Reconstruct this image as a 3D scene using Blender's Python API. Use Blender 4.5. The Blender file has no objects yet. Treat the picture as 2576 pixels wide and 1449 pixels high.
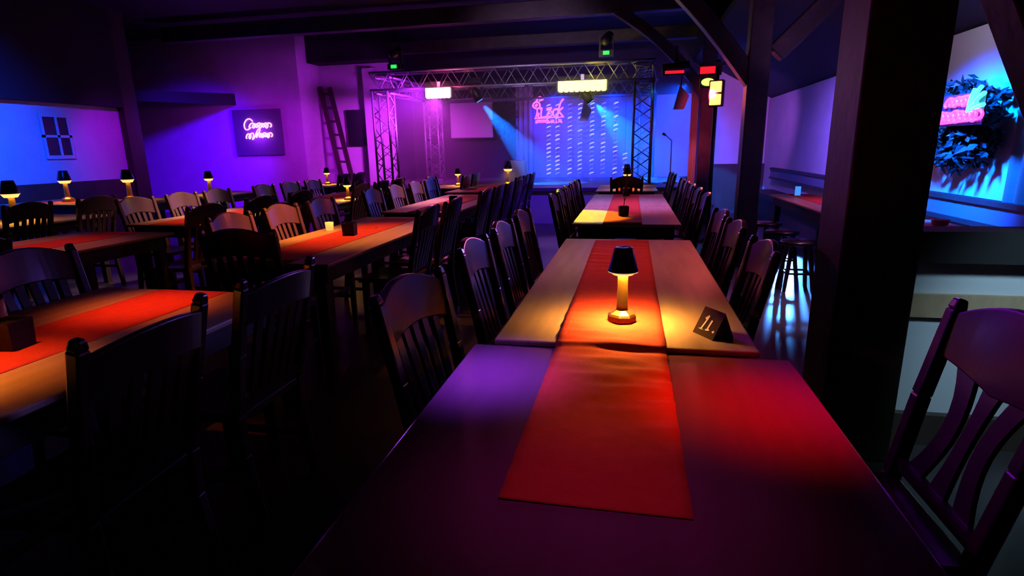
import bpy, math, random
from mathutils import Vector, Matrix
random.seed(7)
S = bpy.context.scene
COL = S.collection
PI = math.pi

# ------------------------------------------------------------------ materials
def mat(name, col, rough=0.5, metal=0.0, spec=0.5, coat=0.0, emit=None, es=0.0, noise=None, bump=0.0, bscale=40.0, stretch=(1, 1, 1)):
    m = bpy.data.materials.new(name); m.use_nodes = True
    nt = m.node_tree; b = nt.nodes['Principled BSDF']
    b.inputs['Base Color'].default_value = (*col, 1)
    b.inputs['Roughness'].default_value = rough
    b.inputs['Metallic'].default_value = metal
    b.inputs['Specular IOR Level'].default_value = spec
    b.inputs['Coat Weight'].default_value = coat
    b.inputs['Coat Roughness'].default_value = 0.15
    if emit:
        b.inputs['Emission Color'].default_value = (*emit, 1)
        b.inputs['Emission Strength'].default_value = es
        m.cycles.emission_sampling = 'NONE'
    if noise or bump:
        tc = nt.nodes.new('ShaderNodeTexCoord'); mp = nt.nodes.new('ShaderNodeMapping')
        mp.inputs['Scale'].default_value = stretch
        nt.links.new(tc.outputs['Object'], mp.inputs['Vector'])
    if noise:
        n = nt.nodes.new('ShaderNodeTexNoise'); n.inputs['Scale'].default_value = noise[1]; n.inputs['Detail'].default_value = 3
        nt.links.new(mp.outputs['Vector'], n.inputs['Vector'])
        r = nt.nodes.new('ShaderNodeValToRGB')
        r.color_ramp.elements[0].position = 0.3; r.color_ramp.elements[1].position = 0.7
        r.color_ramp.elements[0].color = (*col, 1); r.color_ramp.elements[1].color = (*noise[0], 1)
        nt.links.new(n.outputs['Fac'], r.inputs['Fac']); nt.links.new(r.outputs['Color'], b.inputs['Base Color'])
    if bump:
        n2 = nt.nodes.new('ShaderNodeTexNoise'); n2.inputs['Scale'].default_value = bscale; n2.inputs['Detail'].default_value = 2
        nt.links.new(mp.outputs['Vector'], n2.inputs['Vector'])
        bp = nt.nodes.new('ShaderNodeBump'); bp.inputs['Strength'].default_value = bump; bp.inputs['Distance'].default_value = 0.01
        nt.links.new(n2.outputs['Fac'], bp.inputs['Height']); nt.links.new(bp.outputs['Normal'], b.inputs['Normal'])
    return m

M = {}
M['plaster'] = mat('white plaster', (.62, .60, .58), .85, noise=((.70, .68, .66), 3), bump=.15)
M['panelwhite'] = mat('white painted panel', (.60, .62, .64), .5)
M['brownwall'] = mat('brown curtain cloth', (.20, .13, .10), .9, noise=((.26, .17, .13), 4))
M['darkwood'] = mat('dark stained timber', (.035, .022, .016), .55, noise=((.06, .038, .027), 6), stretch=(1, 1, .2), bump=.2)
M['beam'] = mat('old dark beam timber', (.022, .014, .012), .55, noise=((.05, .033, .027), 5), bump=.35, bscale=14)
M['ceil'] = mat('black painted ceiling boards', (.012, .010, .012), .8)
M['floor'] = mat('dark tiled floor', (.035, .03, .032), .3, noise=((.06, .052, .055), 2.5), bump=.1, bscale=8)
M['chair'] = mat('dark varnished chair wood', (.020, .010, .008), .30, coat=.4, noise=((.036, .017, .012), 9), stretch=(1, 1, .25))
M['chair_lit'] = mat('lit copy of varnished chair wood', (.11, .06, .042), .32, coat=.4, noise=((.16, .09, .062), 9), stretch=(1, 1, .25))  # chair wood with its colour raised, for chairs that catch the light
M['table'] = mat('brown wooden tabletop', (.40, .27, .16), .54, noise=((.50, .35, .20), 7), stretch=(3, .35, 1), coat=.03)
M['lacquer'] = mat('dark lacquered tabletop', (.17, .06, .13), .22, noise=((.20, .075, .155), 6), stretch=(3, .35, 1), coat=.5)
M['tableleg'] = mat('dark table leg wood', (.03, .018, .013), .5)
M['runner'] = mat('red table runner fabric', (.66, .065, .035), .8, spec=.2, noise=((.58, .052, .028), 30), bump=.15, bscale=120)
M['shade'] = mat('black lacquered lamp shade', (.012, .012, .014), .25, metal=.4)
M['brass'] = mat('brushed brass', (.85, .50, .13), .3, metal=1.0)
M['diffuser'] = mat('glowing lamp diffuser', (.9, .8, .6), .5, emit=(1, .62, .13), es=1.5)
M['rim'] = mat('pale lamp rim', (.9, .7, .55), .5, emit=(1, .48, .28), es=.75)
M['black'] = mat('black plastic', (.012, .012, .013), .45)
M['pot'] = mat('black cube planter', (.007, .004, .005), .6, spec=.25)
M['twig'] = mat('dried twig', (.20, .05, .04), .8)
M['steel'] = mat('aluminium truss tube', (.40, .40, .43), .42, metal=.7)
M['white'] = mat('white marks', (.85, .72, .62), .6)
M['signblack'] = mat('dark brown card', (.03, .012, .007), .8, spec=.15)
M['screen'] = mat('white projection screen', (.82, .82, .82), .8)
M['darkcloth'] = mat('dark stage cloth', (.05, .035, .06), .95)
M['bluewall'] = mat('pale stage backdrop cloth', (.55, .55, .62), .9, noise=((.62, .62, .68), 2))
M['stagefloor'] = mat('dark stage deck', (.16, .15, .18), .35)
M['leaf'] = mat('dark green leaves', (.010, .02, .012), .6, noise=((.022, .04, .026), 20))
M['glassdark'] = mat('dark window pane', (.01, .012, .03), .2)
M['ceramic'] = mat('white ceramic', (.7, .68, .66), .3)
M['tealight'] = mat('lit tealight glass', (.9, .7, .3), .4, emit=(1, .55, .12), es=.9)
def emis(name, c, s): return mat(name, (.02, .02, .02), .5, emit=c, es=s)
M['e_pink'] = emis('pink white led', (1, .42, .62), 9)
M['e_yellow'] = emis('yellow white led', (1, .86, .10), 7)
M['e_green'] = emis('green display', (.02, 1, .12), 1.3)
M['e_red'] = emis('orange red led', (1, .22, .06), 5)
M['e_redpanel'] = emis('red led', (1, .012, .03), 1.0)
M['e_lime'] = emis('lime led', (.75, 1, .16), 1.6)
M['neonpink'] = emis('pink neon tube', (1, .10, .95), 3.2)
M['neonviolet'] = emis('violet pink neon tube', (1, .22, 1), 4.0)
M['neonrose'] = emis('rose neon tube', (1, .05, .75), 3.0)
M['neoncyan'] = emis('cyan neon tube', (.05, .95, 1), 3.0)
M['fairy'] = emis('pale blue fairy light', (.46, .42, 1), 1.7)
M['fairydim'] = emis('dim blue fairy light', (.24, .24, 1), .9)
M['e_blue'] = emis('blue lens', (.06, .25, 1), 3)
M['bluecard'] = emis('blue tent card with added glow', (.05, .28, 1), 1.1)  # tent card; the blue light on it is put in as emission
M['board'] = mat('dark painted sign board', (.13, .10, .15), .7)

# ------------------------------------------------------------------ mesh builder
class B:
    def __init__(s): s.v = []; s.f = []; s.sm = []
    def add(s, vs, fs, smooth=False):
        o = len(s.v); s.v += [tuple(p) for p in vs]
        for f in fs: s.f.append([i + o for i in f]); s.sm.append(smooth)
        return s
    def box(s, x0, x1, y0, y1, z0, z1):
        return s.add([(x0,y0,z0),(x1,y0,z0),(x1,y1,z0),(x0,y1,z0),(x0,y0,z1),(x1,y0,z1),(x1,y1,z1),(x0,y1,z1)],
                     [(0,3,2,1),(4,5,6,7),(0,1,5,4),(1,2,6,5),(2,3,7,6),(3,0,4,7)])
    def bar(s, p0, p1, w, d, side=None, w1=None, d1=None):
        p0, p1 = Vector(p0), Vector(p1); a = (p1 - p0).normalized()
        ref = Vector(side) if side else (Vector((1,0,0)) if abs(a.x) < .9 else Vector((0,1,0)))
        u = (ref - a * ref.dot(a)).normalized(); v = a.cross(u)
        vs = []
        for p, ww, dd in ((p0, w, d), (p1, w1 or w, d1 or d)):
            for i, j in ((-1,-1),(1,-1),(1,1),(-1,1)): vs.append(p + u*ww/2*i + v*dd/2*j)
        return s.add(vs, [(0,3,2,1),(4,5,6,7),(0,1,5,4),(1,2,6,5),(2,3,7,6),(3,0,4,7)])
    def tube(s, pts, r, n=8, caps=True):
        pts = [Vector(p) for p in pts]; rs = r if isinstance(r, (list, tuple)) else [r]*len(pts)
        vs = []; u = None
        for i, p in enumerate(pts):
            t = (pts[min(i+1, len(pts)-1)] - pts[max(i-1, 0)]).normalized()
            if u is None:
                ref = Vector((0,0,1)) if abs(t.z) < .9 else Vector((1,0,0)); u = t.cross(ref).normalized()
            else: u = (u - t*u.dot(t)).normalized()
            w = t.cross(u)
            for k in range(n):
                a = 2*PI*k/n; vs.append(p + (u*math.cos(a) + w*math.sin(a))*rs[i])
        fs = []
        for i in range(len(pts)-1):
            for k in range(n):
                k2 = (k+1) % n; fs.append((i*n+k, i*n+k2, (i+1)*n+k2, (i+1)*n+k))
        if caps: fs += [tuple(range(n-1, -1, -1)), tuple(range((len(pts)-1)*n, len(pts)*n))]
        return s.add(vs, fs, True)
    def lathe(s, prof, n=24, c=(0,0,0), smooth=True, rot=0.0):
        vs = []
        for r, z in prof:
            for k in range(n):
                a = 2*PI*k/n + rot; vs.append((c[0]+r*math.cos(a), c[1]+r*math.sin(a), c[2]+z))
        fs = []
        for i in range(len(prof)-1):
            for k in range(n):
                k2 = (k+1) % n; fs.append((i*n+k, i*n+k2, (i+1)*n+k2, (i+1)*n+k))
        fs += [tuple(range(n-1, -1, -1)), tuple(range((len(prof)-1)*n, len(prof)*n))]
        return s.add(vs, fs, smooth)
    def grid(s, fn, nu, nv, smooth=True):
        vs = [fn(i/nu, j/nv) for j in range(nv+1) for i in range(nu+1)]
        fs = [(j*(nu+1)+i, j*(nu+1)+i+1, (j+1)*(nu+1)+i+1, (j+1)*(nu+1)+i) for j in range(nv) for i in range(nu)]
        return s.add(vs, fs, smooth)
    def shell(s, front, back, nu, nv):
        """closed slab between two grid functions of (u, v)"""
        W = nu+1; o = len(s.v)
        s.grid(front, nu, nv, False); s.grid(back, nu, nv, False)
        n = W*(nv+1)
        s.f[-nu*nv:] = [list(reversed(f)) for f in s.f[-nu*nv:]]
        e = [i for i in range(W)] + [j*W+nu for j in range(1, nv+1)] + [nv*W+i for i in range(nu-1, -1, -1)] + [j*W for j in range(nv-1, 0, -1)]
        for a, b in zip(e, e[1:]+e[:1]): s.f.append([o+b, o+a, o+n+a, o+n+b]); s.sm.append(False)
        return s
    def build(s, name, m, parent=None, bevel=0.0, loc=None, rotz=None):
        me = bpy.data.meshes.new(name); me.from_pydata(s.v, [], s.f)
        me.polygons.foreach_set('use_smooth', s.sm); me.materials.append(m); me.update()
        o = bpy.data.objects.new(name, me); COL.objects.link(o)
        if parent: o.parent = parent
        if loc: o.location = loc
        if rotz is not None: o.rotation_euler.z = rotz
        if bevel:
            b = o.modifiers.new('bevel', 'BEVEL'); b.width = bevel; b.segments = 2; b.limit_method = 'ANGLE'
        return o

def tag(o, label=None, cat=None, group=None, kind=None):
    if label: o['label'] = label
    if cat: o['category'] = cat
    if group: o['group'] = group
    if kind: o['kind'] = kind
    return o
def thing(name, label, cat, loc=(0,0,0), rz=0.0, group=None):
    o = bpy.data.objects.new(name, None); COL.objects.link(o); o.empty_display_size = .1
    o.location = loc; o.rotation_euler.z = rz
    return tag(o, label, cat, group)
def dup(root, loc, rz=None, label=None, group=None, scale=None):
    r = root.copy(); COL.objects.link(r); r.location = loc
    if rz is not None: r.rotation_euler.z = rz
    if scale: r.scale = (scale,)*3
    if label: r['label'] = label
    if group: r['group'] = group
    for ch in list(root.children):
        c = ch.copy(); COL.objects.link(c); c.parent = r
        for g in list(ch.children):
            d = g.copy(); COL.objects.link(d); d.parent = c
    return r
def struct(name, b, m, label=None, bevel=0.0):
    o = b.build(name, m, bevel=bevel); o['kind'] = 'structure'
    if label: o['label'] = label
    return o
def smooth_line(pts, n=8):
    P = [Vector(p) for p in pts]; out = []
    for i in range(len(P)-1):
        p0, p1, p2, p3 = P[max(i-1,0)], P[i], P[i+1], P[min(i+2, len(P)-1)]
        for k in range(n):
            t = k/n
            out.append(.5*((2*p1)+(p2-p0)*t+(2*p0-5*p1+4*p2-p3)*t*t+(3*p1-p0-3*p2+p3)*t**3))
    return out + [P[-1]]

# ------------------------------------------------------------------ lights
def spot(name, loc, to, col, W, deg, blend=.5, r=.06):
    d = bpy.data.lights.new(name, 'SPOT'); d.energy = W; d.color = col; d.spot_size = math.radians(deg); d.spot_blend = blend; d.shadow_soft_size = r
    o = bpy.data.objects.new(name, d); COL.objects.link(o); o.location = loc
    o.rotation_euler = (Vector(to)-Vector(loc)).to_track_quat('-Z', 'Y').to_euler(); return o
def point(name, loc, col, W, r=.05):
    d = bpy.data.lights.new(name, 'POINT'); d.energy = W; d.color = col; d.shadow_soft_size = r
    o = bpy.data.objects.new(name, d); COL.objects.link(o); o.location = loc; return o
def area(name, loc, to, col, W, sx, sy, spread=180):
    d = bpy.data.lights.new(name, 'AREA'); d.energy = W; d.color = col; d.shape = 'RECTANGLE'; d.size = sx; d.size_y = sy; d.spread = math.radians(spread)
    o = bpy.data.objects.new(name, d); COL.objects.link(o); o.location = loc
    o.rotation_euler = (Vector(to)-Vector(loc)).to_track_quat('-Z', 'Y').to_euler(); return o

# ------------------------------------------------------------------ camera
F, YAW, PITCH, ROLL = 1421.4, math.radians(11.92), math.radians(13.86), math.radians(1.09)
fw = Vector((-math.sin(YAW)*math.cos(PITCH), math.cos(YAW)*math.cos(PITCH), -math.sin(PITCH)))
rt = Vector((math.cos(YAW), math.sin(YAW), 0)); up = rt.cross(fw)
r2 = rt*math.cos(ROLL) - up*math.sin(ROLL); u2 = up*math.cos(ROLL) + rt*math.sin(ROLL)
cd = bpy.data.cameras.new('camera'); cam = bpy.data.objects.new('camera', cd); COL.objects.link(cam)
cd.sensor_fit = 'HORIZONTAL'; cd.sensor_width = 36; cd.lens = 36*F/2576; cd.clip_start = .02; cd.clip_end = 100
mw = Matrix((r2, u2, -fw)).transposed().to_4x4(); mw.translation = (0, 0, 1.37); cam.matrix_world = mw
S.camera = cam

# ------------------------------------------------------------------ room shell
struct('floor', B().box(-13.2, 3.2, -1.5, 15, -.1, 0), M['floor'], 'dark tiled floor of the whole room')
struct('ceiling', B().box(-13.2, 1.35, -1.5, 15, 3.95, 4.05), M['ceil'], 'black ceiling above the hall')
struct('ceiling_aisle', B().add([(1.3,-1.5,3.2),(3.1,-1.5,2.2),(3.1,15,2.2),(1.3,15,3.2),(1.3,-1.5,3.3),(3.1,-1.5,2.3),(3.1,15,2.3),(1.3,15,3.3)],
       [(0,1,2,3),(7,6,5,4),(0,4,5,1),(1,5,6,2),(2,6,7,3),(3,7,4,0)]), M['ceil'], 'dark sloping ceiling over the right aisle')
struct('wall_left', B().box(-9.65, -9.5, -1.5, 9.4, .95, 2.25), M['plaster'], 'white plaster wall on the left under coloured light')
struct('wall_left_upper', B().box(-9.65, -9.35, -1.5, 9.4, 2.25, 3.95), M['ceil'], 'black boarding above the left wall')
struct('baseboard_left', B().box(-9.65, -9.42, -1.5, 9.4, 0, .95), M['darkwood'], 'dark wainscot below the left wall')
struct('trim_1', B().box(-9.7, -9.36, 9.4, 9.72, 0, 3.95), M['darkwood'], 'dark corner post at the end of the left wall')
struct('wall_recess', B().box(-13.1, -12.9, 9.4, 13, 0, 3.95), M['plaster'], 'side wall of the back left recess')
struct('shade_slab_recess', B().add([(-12.9,9.72,2.4),(-9.5,9.72,2.4),(-8.9,12,2.45),(-12.9,12,2.75),(-12.9,9.72,2.6),(-9.5,9.72,2.6),(-8.9,12,2.7),(-12.9,12,2.95)],
       [(3,2,1,0),(4,5,6,7),(0,1,5,4),(1,2,6,5),(2,3,7,6),(3,0,4,7)]), M['ceil'], 'dark slab added for the shade over the back left recess')  # slab added to follow the shadow edge on the back wall
struct('wall_back_left', B().box(-12.9, -7.27, 12, 12.9, 0, 3.95), M['plaster'], 'white back wall with the violet neon sign')
struct('wall_back', B().box(-7.27, -5.5, 12.9, 13.0, 0, 3.35), M['plaster'], 'white back wall behind the ladder')
struct('trim_2', B().box(-7.25, -5.2, 12.4, 12.9, 3.33, 3.95), M['ceil'], 'black box beam above the ladder wall')
struct('trim_3', B().box(-6.05, -5.78, 12.64, 12.9, 0, 3.2), M['plaster'], 'plaster pillar beside the stage')
struct('wall_stage_left', B().box(-5.6, -5.5, 13.0, 14.3, 0, 3.95), M['darkcloth'], 'dark side wall at the left of the stage')
struct('wall_stage', B().box(-5.5, 1.5, 14.2, 14.3, 0, 3.95), M['darkcloth'], 'dark back wall of the stage')
struct('wall_back_right', B().box(1.5, 3.0, 13.6, 13.7, 0, 3.3), M['plaster'], 'plaster end wall of the right aisle')
struct('trim_4', B().box(1.5, 2.9, 13.52, 13.6, 0, .95), M['darkwood'], 'dark wainscot at the end of the right aisle')
struct('wall_right', B().box(2.85, 3.0, -1.5, 13.6, 0, 2.3), M['plaster'], 'plaster wall of the right aisle')

# timber frames: posts, tie beams, knee braces
def timber(name, b, label): o = struct(name, b, M['beam'], label, bevel=.012); return o
for i, (x0, x1, y0, y1, top, lb) in enumerate(((.85, 1.14, 2.5, 2.82, 3.95, 'thick dark timber post at the right, nearest the camera'),
        (1.18, 1.40, 6.75, 6.97, 3.95, 'dark timber post in the middle of the right side'),
        (1.12, 1.34, 10.5, 10.72, 3.95, 'dark timber post beside the stage'))):
    timber('trim_%d' % (5+i), B().box(x0, x1, y0, y1, 0, top), lb)
def brace(x0, z0, x1, z1, y, w, d, sag):
    pts = []
    for k in range(9):
        t = k/8; pts.append((x0+(x1-x0)*t + sag*math.sin(PI*t)*.7, z0+(z1-z0)*t + sag*math.sin(PI*t)))
    b = B(); vs = []
    for k, (x, z) in enumerate(pts):
        a = pts[max(k-1,0)]; c = pts[min(k+1,8)]; tx, tz = c[0]-a[0], c[1]-a[1]; l = math.hypot(tx, tz); nx, nz = -tz/l, tx/l
        for s, yy in ((0,-d/2),(1,-d/2),(1,d/2),(0,d/2)): vs.append((x+nx*w*s, y+yy, z+nz*w*s))
    fs = [(3,2,1,0), (32,33,34,35)]
    for k in range(8):
        for j in range(4): fs.append((k*4+j, k*4+(j+1)%4, (k+1)*4+(j+1)%4, (k+1)*4+j))
    return b.add(vs, fs)
timber('trim_8', brace(-.42, 3.58, 1.14, 2.12, 10.6, .17, .18, .10), 'curved knee brace rising from the post beside the stage')
timber('trim_9', brace(-.2, 3.45, 1.2, 1.95, 6.86, .17, .18, .06), 'curved knee brace rising from the middle post')
timber('trim_10', brace(1.38, 2.36, 2.35, 3.35, 6.86, -.2, .18, 0), 'knee brace on the aisle side of the middle post')
timber('trim_11', B().box(-9.3, 1.2, 10.5, 10.72, 3.56, 3.84), 'dark tie beam in front of the stage')
timber('trim_12', B().box(-9.3, 1.2, 6.75, 6.97, 3.56, 3.84), 'dark tie beam over the middle of the hall')
timber('trim_13', B().box(-5.2, 1.2, 12.4, 12.62, 3.42, 3.66), 'dark tie beam above the back of the stage')
timber('trim_14', B().bar((.99, 2.62, 2.83), (2.18, 2.62, .44), .2, .28, side=(0,1,0)), 'slanting timber brace right of the thick post')
timber('trim_15', brace(-.35, 3.4, .86, 2.05, 2.66, .2, .2, .05), 'curved knee brace of the thick post')
# low partition beside the thick post
struct('wall_partition', B().box(1.17, 2.85, 2.74, 2.80, .06, .88), M['panelwhite'], 'low white partition right of the thick post')
struct('trim_16', B().box(1.16, 2.85, 2.66, 2.84, .865, 1.0), M['ceil'], 'dark rail on top of the low partition')
struct('trim_17', B().box(1.17, 2.85, 2.715, 2.74, .61, .715), M['table'], 'brown wooden strip across the low partition')
struct('baseboard_right', B().box(1.17, 2.85, 2.70, 2.74, 0, .15), M['darkwood'], 'dark skirting of the low partition')

# window in the left wall
w = B(); w.box(-9.5, -9.47, 7.85, 8.35, 1.34, 1.40); w.box(-9.5, -9.47, 7.85, 8.35, 2.02, 2.08)
for y in (7.85, 8.10, 8.31): w.box(-9.5, -9.47, y, y+.04, 1.40, 2.02)
w.box(-9.5, -9.47, 7.85, 8.35, 1.69, 1.73)
wf = struct('window_1', w, M['plaster'], 'small dark paned window in the blue lit left wall')
B().box(-9.5, -9.485, 7.88, 8.32, 1.40, 2.02).build('pane', M['glassdark'], wf)

# dark picture board beside the pillar
tag(B().box(-6.62, -6.07, 12.82, 12.9, 1.5, 2.32).build('wall_screen', M['black']), 'black flat screen on the wall between the ladder and the stage', 'screen')

# ladder
lad = thing('ladder', 'dark wooden ladder leaning against the back wall left of the stage', 'ladder')
A0, A1, D0, D1 = Vector((-6.48, 12.35, 0)), Vector((-7.22, 12.8, 2.85)), Vector((-6.22, 12.35, 0)), Vector((-6.97, 12.8, 2.83))
for a, b_ in ((A0, A1), (D0, D1)): B().bar(a, b_, .10, .05).build('rail', M['darkwood'], lad)
for k in range(9):
    t = (k+.7)/9.2; B().bar(A0.lerp(A1, t), D0.lerp(D1, t), .03, .05).build('rung', M['darkwood'], lad)

# ------------------------------------------------------------------ stage
st = thing('stage', 'low dark stage platform at the far end of the hall', 'stage', (0, 0, 0))
B().box(-5.45, 1.1, 10.4, 14.18, .60, .66).build('stage_deck', M['stagefloor'], st)
B().box(-5.43, 1.08, 10.44, 14.16, 0, .60).build('stage_front', M['bluewall'], st)
tag(B().grid(lambda u, v: (-2.58+u*3.95, 14.08+.006*math.sin(u*40), .66+v*1.85), 140, 2).build('stage_backdrop', M['bluewall']), 'pale backdrop cloth glowing blue behind the stage', 'backdrop')
c_ = B()
c_.grid(lambda u, v: (-2.75+u*.42, 13.86+.035*math.sin(u*22), .66+v*2.2), 40, 2)
tag(c_.build('stage_curtain', M['bluewall']), 'narrow pale curtain at the left edge of the blue backdrop', 'curtain')
sc = thing('projection_screen', 'white projection screen hanging behind the left of the stage', 'screen', (-3.87, 13.9, 1.65))
B().box(-.53, .53, 0, .02, 0, .92).build('screen_cloth', M['screen'], sc)
B().tube([(-.56, .01, .95), (.56, .01, .95)], .035, 10).build('case', M['black'], sc)
B().box(-.53, .53, -.005, .025, -.02, 0).build('bottom_bar', M['black'], sc)
tag(B().box(-2.6, -2.25, 12.2, 12.55, .66, 1.12).build('white_plinth', M['screen'], bevel=.01), 'pale plinth on the stage lit red, behind a table lamp', 'plinth')

def truss(p0, p1, w, parent, name):
    p0, p1 = Vector(p0), Vector(p1); a = (p1-p0).normalized(); L = (p1-p0).length
    ref = Vector((0,1,0)) if abs(a.y) < .9 else Vector((1,0,0)); u = ref; v = a.cross(u).normalized()
    b = B(); h = w/2; cs = [(-h,-h),(h,-h),(h,h),(-h,h)]
    for i, j in cs: b.tube([p0+u*i+v*j, p1+u*i+v*j], .024, 7)
    n = max(2, round(L/.42))
    for k in range(n):
        t0, t1 = p0+a*L*k/n, p0+a*L*(k+1)/n; tm = (t0+t1)/2
        for q in range(4):
            (i0, j0), (i1, j1) = cs[q], cs[(q+1) % 4]
            b.tube([t0+u*i0+v*j0, tm+u*i1+v*j1, t1+u*i0+v*j0], .011, 5)
    return b.build(name, M['steel'], parent)
tr = thing('stage_truss', 'aluminium lighting truss frame standing on the stage', 'truss')
TL, TR, BL, BR = (-4.85, 11.0), (.17, 11.0), (-4.6, 13.2), (.3, 13.2)
for x, y in (TL, TR, BL, BR):
    t_ = truss((x, y, .7), (x, y, 2.5), .32, tr, 'tower')
    B().box(x-.25, x+.25, y-.25, y+.25, .66, .70).build('base_plate', M['steel'], t_)
truss((-5.05, 11.0, 2.68), (.35, 11.0, 2.68), .32, tr, 'crossbeam')
truss((-4.8, 13.2, 2.6), (.5, 13.2, 2.6), .30, tr, 'crossbeam')
truss((-4.85, 11.0, 2.62), (-4.6, 13.2, 2.62), .30, tr, 'crossbeam')
truss((.17, 11.0, 2.62), (.3, 13.2, 2.62), .30, tr, 'crossbeam')

def led_bar(x0, x1, y, z, n, em, label):
    t = thing('led_bar_spotlight', label, 'stage light', ((x0+x1)/2, y, z)); h = (x1-x0)/2
    B().box(-h-.03, h+.03, .03, .13, -.10, .10).build('housing', M['black'], t)
    for k in range(n):
        cx = -h + (k+.5)*2*h/n; q = h/n
        l = B(); l.add([(cx-q, -.02, .085), (cx+q, -.02, .085), (cx+q, -.02, -.075), (cx+q*.5, -.02, -.10), (cx-q*.5, -.02, -.10), (cx-q, -.02, -.075),
               (cx-q, .03, .085), (cx+q, .03, .085), (cx+q, .03, -.075), (cx+q*.5, .03, -.10), (cx-q*.5, .03, -.10), (cx-q, .03, -.075)],
              [(5,4,3,2,1,0), (6,7,8,9,10,11)] + [(i, (i+1) % 6, 6+(i+1) % 6, 6+i) for i in range(6)])
        l.build('lens', em, t)
    B().box(-.03, .03, .05, .1, .10, .2).build('clamp', M['steel'], t)
    return t
led_bar(-3.86, -3.38, 10.72, 2.42, 6, M['e_pink'], 'glaring pinkish white LED bar on the left of the truss')
led_bar(-1.34, -.48, 10.72, 2.44, 9, M['e_yellow'], 'glaring yellow LED bar in the middle of the truss')

def moving_head(loc, to, label, display=True, up_=False, lens='e_blue'):
    t = thing('moving_head_spotlight', label, 'stage light', loc)
    s = 1 if up_ else -1
    B().box(-.13, .13, -.11, .11, -.05, .05).build('base', M['black'], t)
    for q in (-1, 1): B().box(min(q*.10, q*.13), max(q*.10, q*.13), -.04, .04, min(0, s*.3), max(0, s*.3)).build('yoke_arm', M['black'], t)
    d = (Vector(to)-Vector(loc)).normalized(); c0 = Vector((0, 0, s*.24))
    h = B(); h.tube([c0-d*.13, c0-d*.08, c0+d*.05, c0+d*.13], [.05, .085, .09, .075], 14); h.build('lamp_head', M['black'], t)
    B().tube([c0+d*.125, c0+d*.14], .062, 14).build('lens', M[lens], t)
    if display: B().box(-.055, .055, -.125, -.11, -.03, .03).build('display', M['e_green'], t)
    return t
moving_head((-2.93, 10.9, 2.62), (-2.2, 11.2, 1.3), 'black moving head casting a blue beam from the left part of the truss', False)
moving_head((-.85, 10.95, 2.52), (0, 11.2, 1.4), 'black moving head casting a blue beam below the yellow bar', False)
moving_head((-4.5, 10.9, 2.93), (-4.1, 11.4, 3.3), 'black moving head with green display on the left end of the truss', True, True, 'black')
moving_head((-.5, 10.9, 2.98), (-.2, 11.3, 3.4), 'black moving head with green display above the yellow bar', True, True, 'black')
tag(B().grid(lambda u, v: (1.0+u*.13, 10.9+.015*math.sin(u*14), .66+v*1.72), 14, 2).build('side_curtain', M['bluewall']), 'narrow pale curtain lit pink at the right edge of the stage', 'curtain')
ms = thing('microphone_stand', 'thin microphone stand at the right of the stage', 'microphone stand', (.74, 11.6, .66))
B().tube([(0,0,.02), (0,0,.82)], .012, 8).build('pole', M['steel'], ms)
B().tube([(0,0,.80), (-.12,-.1,.9)], .009, 8).build('boom_arm', M['steel'], ms)
B().tube([(-.12,-.1,.9), (-.17,-.14,.93)], [.014, .026], 10).build('microphone', M['black'], ms)
B().lathe([(.14, 0), (.14, .015), (.03, .025)], 18).build('base', M['black'], ms)
# loudspeakers beside the stage
for x, z, lb in ((.82, 2.2, 'small wedge speaker hanging right of the stage'), (-1.02, 2.13, 'small box hanging from the rear truss')):
    t = thing('hanging_speaker', lb, 'speaker', (x, 11.0 if x > 0 else 12.9, z))
    B().add([(-.12,-.1,-.2),(.06,-.1,-.2),(.14,-.1,.02),(-.02,-.1,.2),(-.12,.1,-.2),(.06,.1,-.2),(.14,.1,.02),(-.02,.1,.2)],
            [(0,1,2,3),(7,6,5,4),(0,4,5,1),(1,5,6,2),(2,6,7,3),(3,7,4,0)]).build('body', M['steel'], t)
    B().tube([(0,0,.1), (0,0,.5)], .012, 6).build('hanger', M['black'], t)

# par lamps on the post beside the stage
def par(loc, em, w, h, rz, label, round_=False):
    t = thing('par_spotlight', label, 'stage light', loc, rz)
    B().box(-w/2-.02, w/2+.02, .02, .12, -h/2-.02, h/2+.02).build('housing', M['black'], t, bevel=.01)
    if round_:
        o = B().lathe([(w/2, 0), (w/2, .02)], 18).build('lens', em, t); o.rotation_euler = (PI/2, 0, 0); o.location = (0, .02, 0); o.scale = (1, h/w, 1)
    else: B().box(-w/2, w/2, .0, .02, -h/2, h/2).build('lens', em, t, bevel=.008)
    B().box(-.02, .02, .12, .2, -.02, .02).build('bracket', M['black'], t)
    return t
par((1.08, 8.45, 2.13), M['e_red'], .15, .14, -.35, 'orange red square lamp, upper one of the stacked pair on the right')
par((1.08, 8.45, 1.965), M['e_red'], .15, .14, -.35, 'orange red square lamp, lower one of the stacked pair on the right')
par((.99, 8.6, 2.21), M['e_lime'], .17, .10, -.1, 'small lime yellow lamp above the stacked red pair', True)
par((1.02, 8.7, 2.38), M['e_redpanel'], .26, .10, -.2, 'slanted red lamp at the top of the post beside the stage')
bk = thing('lamp_stand', 'tall black lamp pole carrying the red and lime lamps', 'stand', (1.12, 8.68, 0))
B().tube([(0, 0, .02), (0, 0, 2.5)], .03, 10).build('pole', M['black'], bk)
B().lathe([(.22, 0), (.22, .02), (.05, .04)], 20).build('foot', M['black'], bk)
B().box(-.25, .1, -.03, .03, 2.42, 2.47).build('crossbar', M['black'], bk)
hd = thing('hanging_fixture', 'black lamp glowing dark red on the brace right of the stage', 'stage light', (.62, 9.6, 2.5))
B().tube([(-.2, 0, 0), (.2, 0, .02)], [.09, .11], 12).build('housing', M['black'], hd)
B().box(-.16, .12, -.115, -.09, -.06, -.02).build('filter', M['e_redpanel'], hd)
B().box(-.02, .02, -.02, .02, .08, .35).build('hook', M['black'], hd)

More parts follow.
